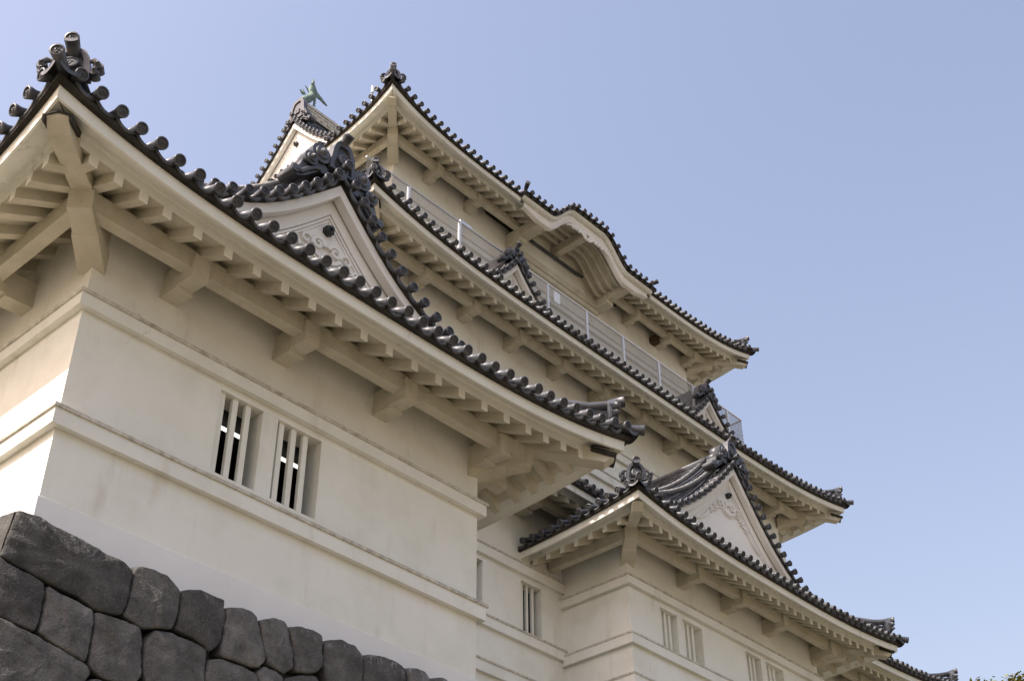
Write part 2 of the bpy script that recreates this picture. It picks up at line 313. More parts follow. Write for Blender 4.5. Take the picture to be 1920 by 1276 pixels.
def hip_ridge(corner, dx, dy, side, length, parent, ornament=True, scale=1.0, zc=None):
    """stacked ridge over a hip, with corner tile, ridge-end tile and its raised cylinder"""
    dg = Vector((dx, dy, 0)); lat = Vector((-dy, dx, 0)).normalized(); c0 = Vector((corner[0], corner[1], 0))
    def Z(d): return side.ze+prof(max(0, d))+side.h*max(0, 1-2*max(0, d)/side.Lref)**side.q*max(0, 1-d/2.6)**2
    e = side.e
    def P(d, l, h): return c0+dg*(d-e*max(0, 1-d/2.6)**2)+lat*l+Vector((0, 0, Z(d)+h))
    b = MB(); ds = [.30+(length-.30)*k/12 for k in range(13)]
    lay = [(.20, -.02, .07), (.165, .07, .115), (.145, .115, .16), (.165, .16, .205), (.14, .205, .25), (.15, .25, .29)]
    for wd, z0, z1 in lay:
        b.grid([[P(d, -wd*.7, z0), P(d, -wd*.8, z1-.01), P(d, -wd*.7, z1), P(d, wd*.7, z1), P(d, wd*.8, z1-.01), P(d, wd*.7, z0)] for d in ds])
    top = [P(.18, 0, .575), P(.26, 0, .535), P(.38, 0, .465), P(.56, 0, .40)]+[P(d, 0, .35) for d in ds if d > .7]
    rr = [.094, .087, .08, .08]+[.078]*20
    b.tube(top, rr[:len(top)], 12); disc(b, top[0]+(top[0]-top[1]).normalized()*.004, (top[0]-top[1]).normalized()+Vector((0, 0, -.40)), .092)
    b.build('hip_ridge', ['tile', 'disc'], parent)
    o = MB(); oni(o, lambda l, y, z: P(.28+y*.7, l, .12+z-prof(.28+y*.7)+prof(.28)), .50, .44)
    # corner tile lying on the hip, pointing out
    p0 = P(-.02, 0, .0); p1 = P(.30, 0, .04)
    o.tube([p0, p0+(p1-p0)*.35, p1], [.088, .078, .072], 12, False); disc(o, p0, p0-p1, .09)
    for s in (-1, 1):                                   # the two bent pans either side of it
        rows = []
        for k in range(7):
            t = k/6; base = [P(.02+.10*t, 0, -.02), ]
            x = .02+.30*t
            sd = Vector((dx, 0, 0)) if s > 0 else Vector((0, dy, 0)); c = P(0, 0, 0)
            z = -.015-.075*(1-(2*t-1)**2)
            rows.append([c+sd*x+dg*.03+Vector((0, 0, z-.05-.1*t*side.h)), c+sd*x+dg*.02+Vector((0, 0, z-.1*t*side.h)), c+sd*x+dg*.35+Vector((0, 0, z+.15-.1*t*side.h))])
        o.grid(rows, True)
    o.build('ridge_end_tile', ['tile', 'disc'], parent)
# ------------------------------------------------------------------ walls and string courses
def wall_plane(mb, P, u0, u1, z0, z1, holes, depth=.34):
    """P(u, y, z): a wall front with openings (u0, u1, z0, z1) and their reveals"""
    us = sorted({u0, u1, *[h[0] for h in holes], *[h[1] for h in holes]}); zs = sorted({z0, z1, *[h[2] for h in holes], *[h[3] for h in holes]})
    for a, b in zip(us, us[1:]):
        for c, d in zip(zs, zs[1:]):
            if any(a >= h[0]-1e-6 and b <= h[1]+1e-6 and c >= h[2]-1e-6 and d <= h[3]+1e-6 for h in holes): continue
            mb.quad(P(a, 0, c), P(b, 0, c), P(b, 0, d), P(a, 0, d))
    for a, b, c, d in holes:
        for p, q in (((a, c), (a, d)), ((b, c), (b, d)), ((a, c), (b, c)), ((a, d), (b, d))):
            mb.quad(P(p[0], 0, p[1]), P(q[0], 0, q[1]), P(q[0], depth, q[1]), P(p[0], depth, p[1]))
def offset_line(pts, o):
    """plan polyline moved o outward (to the right of its direction)"""
    out = []; n = len(pts)
    for i in range(n):
        ns = []
        for a, b in ((i-1, i), (i, i+1)):
            if a >= 0 and b < n:
                d = Vector((pts[b][0]-pts[a][0], pts[b][1]-pts[a][1])).normalized(); ns.append(Vector((d.y, -d.x)))
        v = Vector(pts[i])
        if len(ns) == 2: v = v+(ns[0]+ns[1])*(o/(1+ns[0].dot(ns[1])))
        else: v = v+ns[0]*o
        out.append(v)
    return out
def string_course(line, z0, z1, zc, parent, o=.10, oc=.125):
    """projecting band z0..z1 with a weathered cap up to zc, round the plan line"""
    b = MB()
    def rows(pf):
        return [[(p.x, p.y, z+H) for p in offset_line(line, q)] for q, z in pf]
    b.grid(rows([(-.02, z0+.02), (.012, z0), (o, z0-.004), (o, z1)]))
    b.cur = 1; b.grid(rows([(o, z1), (oc, z1+.004), (oc, z1+.05), (-.02, zc+.05)]))
    return b.build('string_course', ['plaster', 'ledge'], parent)
def window(P, a, b, c, d, parent, bars, mull=None, closed=False, bw=.085, y0=.12):
    yb = y0; ye = y0+.06
    """window in the opening a..b, c..d of the wall P(u, y, z)"""
    w = MB(); fr = .0
    if closed:
        w.quad(P(a, .25, c), P(b, .25, c), P(b, .25, d), P(a, .25, d)); o = w.build('window', 'plaster', parent)
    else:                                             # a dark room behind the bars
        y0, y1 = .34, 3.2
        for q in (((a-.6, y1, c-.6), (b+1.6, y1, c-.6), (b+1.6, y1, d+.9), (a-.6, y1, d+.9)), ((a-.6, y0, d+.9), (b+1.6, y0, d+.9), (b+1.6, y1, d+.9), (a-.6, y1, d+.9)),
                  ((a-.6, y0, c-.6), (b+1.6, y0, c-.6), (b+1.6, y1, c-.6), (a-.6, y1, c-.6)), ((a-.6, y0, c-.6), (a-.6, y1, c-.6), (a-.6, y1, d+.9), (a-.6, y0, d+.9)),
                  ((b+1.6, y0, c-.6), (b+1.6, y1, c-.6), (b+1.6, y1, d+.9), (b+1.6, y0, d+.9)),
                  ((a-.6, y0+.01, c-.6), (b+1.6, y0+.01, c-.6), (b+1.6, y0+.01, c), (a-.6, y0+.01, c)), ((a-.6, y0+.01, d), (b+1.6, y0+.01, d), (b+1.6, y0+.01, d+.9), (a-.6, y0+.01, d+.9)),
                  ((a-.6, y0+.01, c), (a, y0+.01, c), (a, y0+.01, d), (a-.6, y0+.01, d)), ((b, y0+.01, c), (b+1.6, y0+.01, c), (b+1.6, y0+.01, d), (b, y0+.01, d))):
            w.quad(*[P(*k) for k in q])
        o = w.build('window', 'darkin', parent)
    for x in bars:
        m = MB(); h = bw/2
        m.hexa([P(x-h, yb, c), P(x+h, yb, c), P(x+h, ye, c), P(x-h, ye, c)], [P(x-h, yb, d), P(x+h, yb, d), P(x+h, ye, d), P(x-h, ye, d)])
        m.build('window_bar', 'plaster', o)
    if mull:
        m = MB(); m.hexa([P(mull[0], .004, c), P(mull[1], .004, c), P(mull[1], .32, c), P(mull[0], .32, c)], [P(mull[0], .004, d), P(mull[1], .004, d), P(mull[1], .32, d), P(mull[0], .32, d)])
        m.build('mullion', 'plaster', o)
    return o
# ------------------------------------------------------------------ gables
def spiral(cx, cz, r0, r1, a0, turns, flip=1, n=26):
    return [(cx+flip*(r0+(r1-r0)*k/n)*math.cos(a0+turns*2*math.pi*k/n), cz+(r0+(r1-r0)*k/n)*math.sin(a0+turns*2*math.pi*k/n)) for k in range(n+1)]
RC = [0]
def relief(mb, G, y, pts, w0, w1, dep=.055):
    """a raised ribbon along pts on the gable wall"""
    RC[0] += 1; dep += .0011*(RC[0] % 9)
    n = len(pts); rows = []
    for i, (x, z) in enumerate(pts):
        a = pts[max(0, i-1)]; b = pts[min(n-1, i+1)]; d = Vector((b[0]-a[0], b[1]-a[1])); d = d.normalized() if d.length else Vector((1, 0)); p = Vector((-d.y, d.x))
        w = (w0+(w1-w0)*i/(n-1))*.62
        rows.append([G(x-p.x*w, y, z-p.y*w), G(x-p.x*w*.7, y-dep, z-p.y*w*.7), G(x+p.x*w*.7, y-dep, z+p.y*w*.7), G(x+p.x*w, y, z+p.y*w)])
    ids = mb.grid(rows); mb.face(ids[0]); mb.face(ids[-1])
def gable(root, G, drop, smax, yback, base, scale=1.0, carve=0, nail=True, wallk=1.0, ridge=True, oniW=.52, oniH=.66, crest=False, kick=True, descend=True, detail=True, backtiles=True, oniY=.16, sides=(-1, 1), desc=(.10, .02, .55, .02), top=True, fins=1.0):
    """curved gable. G(s, y, z): s sideways, y inward from the verge tiles, z up from the apex tile's centre"""
    k = scale
    # verge positions at an even arc spacing
    pos = [0.0]; s = 0; acc = 0
    while s < smax:
        ds = .01; acc += math.hypot(ds, drop(s+ds)-drop(s)); s += ds
        if acc >= .30: pos.append(s); acc = 0
    S = [smax*i/40 for i in range(41)]
    def curve(s, y, h): return G(s, y, -drop(abs(s))+h)
    # pediment wall = the part itself
    g = MB(); yw = .42
    off = lambda x: .19*k*(1-math.exp(-abs(x)/.6))
    def strip(y, htop, hbot, mb, full=False):
        sg = [x for x in [-a for a in reversed(S)]+S[1:]]
        rows = [[], []]
        for x in sg:
            zt = max(-drop(abs(x))+htop+off(x), base-.3); zb = base-.3 if full else max(-drop(abs(x))+hbot, base-.3)
            rows[0].append(G(x, y, zt)); rows[1].append(G(x, y, zb))
        mb.grid(rows)
    strip(yw, -.50*k, 0, g, True)
    # stepped boards behind the bargeboard and two incised mouldings
    def board(mb, y0, y1, ht, hb):
        sg = [x for x in [-a for a in reversed(S)]+S[1:]]
        rows = [[], [], [], []]
        for x in sg:
            zd = -drop(abs(x))+off(x)
            for r, (y, h) in zip(rows, ((y1, ht), (y0, ht), (y0, hb), (y1, hb))): r.append(G(x, y, max(zd+h, base-.3)))
        mb.grid(rows)
    board(g, .365, yw, -.45*k, -.76*k)
    board(g, .385, yw, -.775*k, -.835*k)
    board(g, .40, yw, -.85*k, -.90*k)
    po = g.build('gable', 'white', root)
    b = MB(); board(b, .18, .34, -.275*k, -.49*k); b.build('bargeboard', 'white', po)
    # verge tiles
    v = MB()
    for sg in sides:
        for i, s in enumerate(pos):
            if i == 0 and sg > 0 and len(sides) > 1: continue
            if -drop(s) < base-.05: continue
            zz = .06 if i == 0 else 0
            tile_run(v, [curve(sg*s, y, zz) for y in (0, .2, .46)], detail=detail)
        for a, c in zip(pos, pos[1:]):
            if -drop(c) < base-.05: continue
            n = 6; sl = (drop(c)-drop(a))/(c-a); nx, nz = -sl/math.hypot(1, sl), -1/math.hypot(1, sl)   # downward normal
            def arc(y, extra):
                out = []
                for i in range(n+1):
                    x = a+(c-a)*i/n; o = .015+.065*(1-(2*i/n-1)**2)+extra
                    out.append(G(sg*(x+nx*o), y, -drop(x)+nz*o))
                return out
            v.grid([arc(.13, .045), arc(.095, .045), arc(.09, 0), arc(.46, 0)], True)
    if len(sides) < 2: pass
    v.build('verge_tiles', ['tile', 'disc'], po)
    bd = MB()
    rows = []
    sg = [x for x in [-a for a in reversed(S)]+S[1:]]
    for y, h in ((.5, -.02), (.115, -.05), (.115, -.12), (.19, -.19), (.19, -.28), (.3, -.28)):
        rows.append([G(x, y, max(-drop(abs(x))+h*k+off(x)*max(0, min(1, -h*5-.6)), base-.3)) for x in sg])
    bd.grid(rows); bd.build('tile_bed', 'bed', po)
    # roof slopes behind the verge
    t = MB()
    for s_ in (-1, 1):
        t.grid([[G(s_*x, y, max(-drop(x)-.03, base-.4)) for x in S] for y in (.3, yback)])
        if backtiles:
            y = .95; 
            while y < yback:
                pth = [G(s_*x, y, -drop(x)+.01) for x in reversed(S) if -drop(x) > base-.1]
                if len(pth) > 3: tile_run(t, pth[::3]+[pth[-1]], detail=False, n=8)
                y += .30
    t.build('gable_roof', ['tile', 'disc'], po)
    if descend:
        for s_ in (-1, 1):
            dr = MB(); xs = [x for x in S if x > .12 and -drop(x) > base-.02]
            a1, b1, a2, b2 = desc; h1 = lambda x: a1+b1*x; h2 = lambda x: a2+b2*x
            for q in range(7):
                f0, f1 = q/7, (q+1)/7; hh = lambda x, f: -drop(x)-.04+(h2(x)-.02)*f; y0 = .62+.20*f0; o_ = .012*(q % 2)
                dr.grid([[G(s_*x, y0-o_, hh(x, f0)), G(s_*x, y0-o_, hh(x, f1)-.012), G(s_*x, y0+.02, hh(x, f1)), G(s_*x, 1.12-.1*f0, hh(x, f1)), G(s_*x, 1.12-.1*f0, hh(x, f0))] for x in xs])
            for yy, hh, rr_ in ((.54, h1, .082), (.94, h2, .088)):
                tile_run(dr, [G(s_*x, yy, -drop(x)+hh(x)) for x in reversed(xs)], r=rr_, rd=rr_*1.1, detail=False, n=10)
            dr.build('descending_ridge', ['tile', 'disc'], po)
    if ridge:
        r = MB()
        for (hw, z0, z1) in ((.17, -.06, .10), (.13, .10, .15), (.145, .15, .20), (.125, .20, .25), (.14, .25, .30), (.12, .30, .34)):
            z0 *= k; z1 *= k
            r.grid([[G(-hw, y, z0), G(-hw*1.05, y, z1-.008), G(-hw, y, z1), G(hw, y, z1), G(hw*1.05, y, z1-.008), G(hw, y, z0)] for y in (oniY+.1, yback)])
        r.tube([G(0, y, .39*k) for y in (oniY+.1, 1.0, yback)], .08, 10)
        n = int((yback-.8)/.30)
        for i in range(n):                              # the row of small round tiles along the ridge flank
            for s_ in (-1, 1):
                c = G(s_*.15, .8+.30*i, .10); d = G(s_*.20, .8+.30*i, .09); r.tube([c, d], .055, 8)
        r.build('ridge', 'tile', po)
        o = MB(); Q = lambda l, y, z: G(l, oniY+y, -.04*k+z); oni(o, Q, oniW, oniH, .16, crest=crest, circ=not crest, curls=False)
        u = oniW/.52*fins
        for s_ in (-1, 1):                              # swirling fins either side of the ridge-end tile
            nn = (Q(0, 0, 0)-Q(0, 1, 0)).normalized(); B = lambda l, y, z: G(s_*l*u, oniY+y*u, z*u)
            for (l, z, r, y0, y1) in ((.43, .12, .185, .02, .36), (.63, -.13, .13, .0, .34)):
                o.tube([B(l, y0, z), B(l, y1, z)], r*u, 16); c0 = B(l, y0, z)
                o.tube([c0+nn*.001, c0+nn*.035*u], [r*u*.72, r*u*.62], 14); o.tube([c0+nn*.03*u, c0+nn*.075*u, c0+nn*.09*u], [r*u*.36, r*u*.32, r*u*.12], 10)
            wv = [(.24, -.08), (.34, -.02), (.50, -.02), (.62, .01), (.71, -.06), (.745, -.18), (.79, -.34), (.84, -.40), (.92, -.40), (.955, -.47), (.90, -.55), (.80, -.58), (.68, -.50), (.54, -.36), (.42, -.24), (.24, -.20)]
            fr = [B(l, .06, z) for l, z in wv]; bk = [B(l, .38, z) for l, z in wv]
            o.poly(fr); o.poly(bk); o.grid([fr+[fr[0]], bk+[bk[0]]], True)
            o.tube([B(l, .05, z) for l, z in ((.40, -.20), (.52, -.24), (.66, -.36), (.76, -.48), (.86, -.49))], [.03*u, .04*u, .045*u, .045*u, .03*u], 8)
            o.tube([B(.87, .03, -.48), B(.87, .40, -.48)], .075*u, 12)
        if top:
            c0 = Q(0, .16, oniH*.90); c1 = Q(0, -.10, oniH*.98+.14)
            o.tube([c0, (c0+c1)/2, c1], [.08, .076, .086], 12); disc(o, c1, c1-c0, .09)
        o.build('ridge_end_tile', ['tile', 'disc'], po)
    if carve:
        c = MB(); q = carve; y = yw; z = -1.42*k
        for s_ in (-1, 1):
            relief(c, G, y, spiral(s_*.17*q, z-.02*q, .02*q, .13*q, math.pi*(.2), 1.4, s_, 34), .035*q, .085*q)
            relief(c, G, y, [(s_*.015*q, z-.30*q), (s_*.10*q, z-.275*q), (s_*.20*q, z-.215*q), (s_*.28*q, z-.13*q)], .05*q, .075*q)
            relief(c, G, y, [(s_*.015*q, z-.355*q), (s_*.14*q, z-.325*q), (s_*.26*q, z-.245*q), (s_*.345*q, z-.14*q)], .03*q, .045*q, .03)
            ed = lambda x: -drop(x)-.90*k+off(x)
            x = .40
            for r in (.125, .10, .075):
                relief(c, G, y, spiral(s_*x*q, ed(x*q)-r*1.35*q, .012*q, r*q, math.pi*.75, 1.15, s_, 20), .028*q, .055*q)
                relief(c, G, y, [(s_*(x-r*.9)*q, ed(x*q)-r*2.2*q), (s_*(x+.1*r)*q, ed(x*q)-r*2.55*q), (s_*(x+r)*q, ed(x*q)-r*2.3*q), (s_*(x+1.7*r)*q, ed((x+1.7*r)*q)-r*1.2*q)], .02*q, .045*q, .04)
                x += r*1.75
            relief(c, G, y, [(s_*x*q, ed(x*q)-.09*q), (s_*(x+.14)*q, ed((x+.14)*q)-.11*q), (s_*(x+.30)*q, ed((x+.30)*q)-.09*q), (s_*(x+.46)*q, ed((x+.46)*q)-.05*q)], .10*q, .02*q)
        c.build('gable_carving', 'white', po)
    if nail:
        nmb = MB(); r = .092*k; zz = -1.10*k; P6 = lambda rr, y: [G(rr*math.cos(math.pi*(i/3+1/6)), y, zz+rr*math.sin(math.pi*(i/3+1/6))) for i in range(6)]
        ids = nmb.grid([P6(r, yw), P6(r, yw-.09), P6(r*.8, yw-.11), P6(r*.4, yw-.115)], False, True); nmb.face(ids[-1])
        nmb.tube([G(0, yw-.10, zz), G(0, yw-.155, zz)], .032, 8)
        nmb.build('nail_cover', 'iron', po)
    return po
# ================================================================== THE PLACE
# ---- ground
g = MB(); n = 24; Rg = 1500
g.grid([[(-Rg+2*Rg*i/n, -Rg+2*Rg*j/n, 0) for i in range(n+1)] for j in range(n+1)])
go = g.build('ground', 'ground'); go['kind'] = 'structure'
# ---- corner turret -------------------------------------------------
tur = thing('corner_turret', (6.24, 12.775, 9.0), 'near white plastered turret on the dark boulder wall, its left side sunlit', 'turret')
XL, XR, YA, YK = 6.239, 13.337, 12.775, 19.56
TW = MB()
PA = lambda u, y, z: (u, YA+y, z+H)
winA = (8.405, 10.168, 9.033, 10.277)
wall_plane(TW, PA, XL, XR, 7.0, 12.6, [winA], .36)
TW.grid([[(XL, YA, 7+H), (XL, YA, 12.6+H)], [(XL, 21, 7+H), (XL, 21, 12.6+H)]]); TW.grid([[(XR, YA, 7+H), (XR, YA, 12.6+H)], [(XR, YK, 7+H), (XR, YK, 12.6+H)]])
TW.build('wall', 'plaster', tur)
lineA = [(XL, 21), (XL, YA), (XR, YA), (XR, YK)]
pl = MB()
pl.grid([[(p.x, p.y, z+H) for p in offset_line(lineA, o)] for o, z in ((.0, 7.735), (.028, 7.715), (.03, 6.9))]); pl.build('plinth', 'plinth', tur)
string_course(lineA, 10.385, 10.56, 10.62, tur, .103, .13)
string_course(lineA, 8.64, 8.845, 8.90, tur, .103, .13)
window(PA, *winA, tur, [8.475, 8.69, 8.908, 9.49, 9.708, 9.918], (9.123, 9.383), y0=.05)
WA = dict(ze=11.585, h=.433, q=3.32, e=.127)
def rect_roof(Xl, Xr, Yf, Yb, W, LrefSide):
    L = Xr-Xl
    return (Side((Xl, Yf), (1, 0), (0, 1), L, W['ze'], W['h'], W['q'], W['e']), Side((Xl, Yf), (0, 1), (1, 0), Yb-Yf, W['ze'], W['h'], W['q'], W['e'], LrefSide),
            Side((Xr, Yf), (0, 1), (-1, 0), Yb-Yf, W['ze'], W['h'], W['q'], W['e'], LrefSide))
fA, lA, rA = rect_roof(4.432, 15.105, 11.0055, 24.0, WA, 8.6)
G0 = .2365
def roof(root, fs, ls, rs, nf, nl, nr, dm, detail=True, gaps=None, under=0):
    """tiled roof part with its eaves (fascia, soffit) on three sides; nl / nr tiles on the sides that are in view.
    gaps leaves out the middle of the front, which makes two roofs of it"""
    xs = [G0+.3*i for i in range(nf)]; out = []
    segs = [(0, fs.L, True, True)] if not gaps else [(0, gaps[0], True, False), (gaps[1], fs.L, False, True)]
    Ll = G0+.3*nl; Lr = G0+.3*nr
    for k, (s0, s1, m0, m1) in enumerate(segs):
        t = MB(); st = []
        eave_tiles(t, fs, [x for x in xs if s0 < x < s1], dm, True, True, detail)
        rows = []
        for d in (.3, .8, 1.4, 2.0, dm):
            a = s0+(d if m0 else 0); bb = s1-(d if m1 else 0); rows.append([fs.P(a+(bb-a)*i/40, d, prof(d)-.10) for i in range(41)])
        t.grid(rows, True); st.append((fs, s0, s1, m0, m1, 70))
        for side, L_, n_, on in ((ls, Ll, nl, k == 0), (rs, Lr, nr, k == len(segs)-1)):
            if not n_ or not on: continue
            eave_tiles(t, side, [G0+.3*i for i in range(n_)], dm, True, False, detail and side is ls)
            L2 = max(L_, dm+.4); t.grid([[side.P(d+(L2-d)*i/40, d, prof(d)-.10) for i in range(41)] for d in (.3, .8, 1.4, 2.0, dm)], True)
            st.append((side, 0, L_, True, False, 40))
        ro = t.build('roof', ['tile', 'disc'], root); out.append(ro)
        for side, a, b_, p, q, n in st:
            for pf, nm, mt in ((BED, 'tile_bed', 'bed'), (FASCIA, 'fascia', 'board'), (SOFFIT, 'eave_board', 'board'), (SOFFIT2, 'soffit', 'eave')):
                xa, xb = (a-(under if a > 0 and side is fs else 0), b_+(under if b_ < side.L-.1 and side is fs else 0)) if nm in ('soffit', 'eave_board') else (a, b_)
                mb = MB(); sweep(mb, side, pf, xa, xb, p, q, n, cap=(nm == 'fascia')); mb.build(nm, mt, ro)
    return out[-1]
rfA = roof(tur, fA, lA, rA, 35, 27, 27, 5.0)
SA = fA.o.x
raf = []
RX = [5.27, 5.64, 6.013, 6.375, 6.852, 7.339, 7.811, 8.284, 8.757, 9.229, 9.701, 10.183, 10.679, 11.163, 11.642, 12.126, 12.611, 13.099, 13.5, 13.907, 14.325]
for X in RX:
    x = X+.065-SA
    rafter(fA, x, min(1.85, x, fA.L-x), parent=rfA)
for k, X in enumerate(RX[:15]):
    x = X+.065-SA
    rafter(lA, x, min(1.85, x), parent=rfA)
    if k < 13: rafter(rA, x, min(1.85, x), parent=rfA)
purlin(fA, 1.14, fA.L-1.14, rfA); purlin(lA, 1.335, 8, rfA); purlin(rA, 1.335, 8, rfA)
for x in (7.385, 9.29, 11.195): bracket(fA, x-SA, rfA)
for y in (14.32, 16.2): bracket(lA, y-fA.o.y, rfA); bracket(rA, y-fA.o.y, rfA)
bracket(fA, XR-.10-SA, rfA, .22); bracket(rA, 1.9, rfA, .22)
hip_beam((4.305, 10.878), 1, 1, 11.585, rfA, lift=.02); hip_beam((15.232, 10.878), -1, 1, 11.585, rfA, lift=.02)
hip_ridge((4.432, 11.0055), 1, 1, fA, 4.6, rfA); hip_ridge((15.105, 11.0055), -1, 1, fA, 4.6, rfA)
# turret gable
def dropA(s): return 1.38*s-.245*s*s if s < 1.75 else 1.665+.52*(s-1.75)-.06*(s-1.75)**2
GA = lambda s, y, z: Vector((9.73+s, 12.15+y, 14.87+H+z))
gable(tur, GA, dropA, 3.5, 4.5, -2.62, 1.0, carve=1.0)
# ---- castle keep ---------------------------------------------------
keep = thing('castle_keep', (27.7, 28, 9.0), 'tall white castle keep with dark tiled roofs in tiers, rising behind the corner turret', 'castle')
w1 = MB(); PR = lambda u, y, z: (u, 19.56+y, z+H)
winR = (21.95, 22.69, 13.44, 14.81); winR2 = (19.75, 20.62, 13.44, 14.81); winR3 = (20.0, 20.75, 10.2, 11.7)
wall_plane(w1, PR, XR, 23.48, 7.0, 17.9, [winR, winR2, winR3], .34)
w1.build('wall', 'plaster', keep); w1 = MB(); wall_plane(w1, PR, 31.90, 40.0, 7.0, 17.9, [], .34)
w1.quad((40, 19.56, 7+H), (40, 36, 7+H), (40, 36, 17.9+H), (40, 19.56, 17.9+H))
w1.build('wall', 'plaster', keep)
for wn, bars in ((winR, (22.12, 22.30, 22.50)), (winR2, (19.95, 20.15, 20.36)), (winR3, (20.2, 20.4, 20.6))): window(PR, *wn, keep, bars, bw=.07)
string_course([(XR+.1, 19.56), (23.48, 19.56)], 14.95, 15.18, 15.21, keep)
string_course([(XR+.1, 19.56), (23.48, 19.56)], 13.175, 13.40, 13.44, keep)
string_course([(XR+.1, 19.56), (23.48, 19.56)], 12.05, 12.30, 12.34, keep)
string_course([(31.83, 19.56), (40, 19.56), (40, 36)], 14.95, 15.18, 15.21, keep)
# projecting bay
bw_ = MB(); PD = lambda u, y, z: (u, 17.52+y, z+H); DX0, DX1 = 23.48, 31.90
wD1 = (24.69, 26.41, 13.385, 14.40); wD2 = (28.33, 30.07, 13.385, 14.44)
wall_plane(bw_, PD, DX0, DX1, 7.0, 16.6, [wD1, wD2], .3)
bw_.quad((DX0, 17.52, 7+H), (DX0, 19.56, 7+H), (DX0, 19.56, 16.6+H), (DX0, 17.52, 16.6+H)); bw_.quad((DX1, 17.52, 7+H), (DX1, 19.56, 7+H), (DX1, 19.56, 16.6+H), (DX1, 17.52, 16.6+H))
bw_.build('wall', 'plaster', keep, label='wall of the projecting bay with two closed barred windows')
lineD = [(DX0, 19.56), (DX0, 17.52), (DX1, 17.52), (DX1, 19.56)]
string_course(lineD, 14.545, 14.74, 14.80, keep, .105, .13); string_course(lineD, 13.05, 13.27, 13.31, keep, .10, .115); string_course(lineD, 12.05, 12.30, 12.34, keep, .06, .08)
window(PD, *wD1, keep, [24.86, 25.04, 25.22, 25.80, 25.98, 26.17], (25.38, 25.61), True)
window(PD, *wD2, keep, [28.50, 28.68, 28.86, 29.42, 29.60, 29.80], (29.02, 29.25), True)
WD = dict(ze=15.63, h=.29, q=2.95, e=.141)
fD, lD, rD = rect_roof(21.754, 33.627, 15.753, 19.56+12, WD, 12.2)
rfD = roof(keep, fD, lD, rD, 39, 12, 12, 3.6)
indiv = 0; far_rafters = MB()
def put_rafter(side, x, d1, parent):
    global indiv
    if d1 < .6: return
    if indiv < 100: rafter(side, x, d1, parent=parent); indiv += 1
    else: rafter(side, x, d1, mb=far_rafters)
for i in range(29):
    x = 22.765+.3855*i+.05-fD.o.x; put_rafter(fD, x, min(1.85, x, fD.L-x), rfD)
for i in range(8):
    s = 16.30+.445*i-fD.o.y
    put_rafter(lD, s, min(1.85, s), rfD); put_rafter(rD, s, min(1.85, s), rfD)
purlin(fD, 1.14, fD.L-1.14, rfD); purlin(lD, 1.335, 3.75, rfD); purlin(rD, 1.335, 3.75, rfD)
for x in (25.62, 27.5, 29.4, 31.75): bracket(fD, x-fD.o.x, rfD)
bracket(rD, 1.9, rfD)
hip_beam((21.613, 15.612), 1, 1, 15.63, rfD, lift=.02, capped=False); hip_beam((33.768, 15.612), -1, 1, 15.63, rfD, lift=.02)
hip_ridge((21.754, 15.753), 1, 1, fD, 2.6, rfD); hip_ridge((33.627, 15.753), -1, 1, fD, 2.6, rfD)
def dropD(s): return 1.38*s-.145*s*s if s < 2.6 else 2.608+.62*(s-2.6)
GD = lambda s, y, z: Vector((27.69+s+.13*min(0, z), 16.632+y, 19.58+H+z))
gable(keep, GD, dropD, 4.0, 4.5, -3.45, 1.0, carve=1.0, desc=(.20, .11, .52, .06))
# first-tier eaves either side of the bay
WE = dict(ze=16.92, h=.62, q=4.5, e=.2)
fE, lE, rE = rect_roof(13.7, 41.7, 17.75, 38, WE, 20)
rfE = roof(keep, fE, lE, rE, 92, 0, 10, 3.3, gaps=(10.05, 18.05), detail=False)
def keep_row(side, x0, step, n, parent, ok=lambda x: True):
    for i in range(n):
        x = x0+step*i
        if ok(x): put_rafter(side, x, min(1.85, x, side.L-x), parent)
# second tier
t2 = MB(); P2 = lambda u, y, z: (u, 21.17+y, z+H)
wall_plane(t2, P2, 18.14, 37.26, 17.0, 24.7, [], .3); t2.quad((18.14, 21.17, 17+H), (18.14, 34.8, 17+H), (18.14, 34.8, 24.7+H), (18.14, 21.17, 24.7+H)); t2.quad((37.26, 21.17, 17+H), (37.26, 34.8, 17+H), (37.26, 34.8, 24.7+H), (37.26, 21.17, 24.7+H))
t2.build('wall', 'plaster', keep)
line2 = [(18.14, 34.8), (18.14, 21.17), (37.26, 21.17), (37.26, 34.8)]
string_course(line2, 21.62, 21.86, 21.91, keep); string_course(line2, 20.56, 20.82, 20.88, keep)
W2 = dict(ze=23.50, h=.547, q=4.546, e=.2095)
f2, l2, r2 = rect_roof(16.364, 39.037, 19.4025, 36.6, W2, 17)
rf2 = roof(keep, f2, l2, r2, 75, 10, 14, 3.6, detail=False)
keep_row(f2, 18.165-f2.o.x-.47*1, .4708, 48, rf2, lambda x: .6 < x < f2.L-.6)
purlin(f2, 1.14, f2.L-1.14, rf2); purlin(l2, 1.335, 6, rf2); purlin(r2, 1.335, 7, rf2)
for i in range(10): bracket(f2, 19.44+1.895*i-f2.o.x, rf2)
bracket(r2, 1.9, rf2); bracket(r2, 3.8, rf2)
hip_beam((16.155, 19.193), 1, 1, 23.50, rf2, lift=.02); hip_beam((39.246, 19.193), -1, 1, 23.50, rf2, lift=.02)
hip_ridge((16.364, 19.4025), 1, 1, f2, 3.4, rf2); hip_ridge((39.037, 19.4025), -1, 1, f2, 3.4, rf2)
def dropS(s): return 1.6*s-.4*s*s if s < 1.2 else 1.344+.64*(s-1.2)
for xc in (22.89, 32.52):
    GS = lambda s, y, z, xc=xc: Vector((xc+s, 20.20+y, 25.92+H+z))
    gable(keep, GS, dropS, 2.2, 2.6, -2.0, .92, carve=0, nail=False, oniW=.36, oniH=.42, crest=True, descend=False, detail=False)
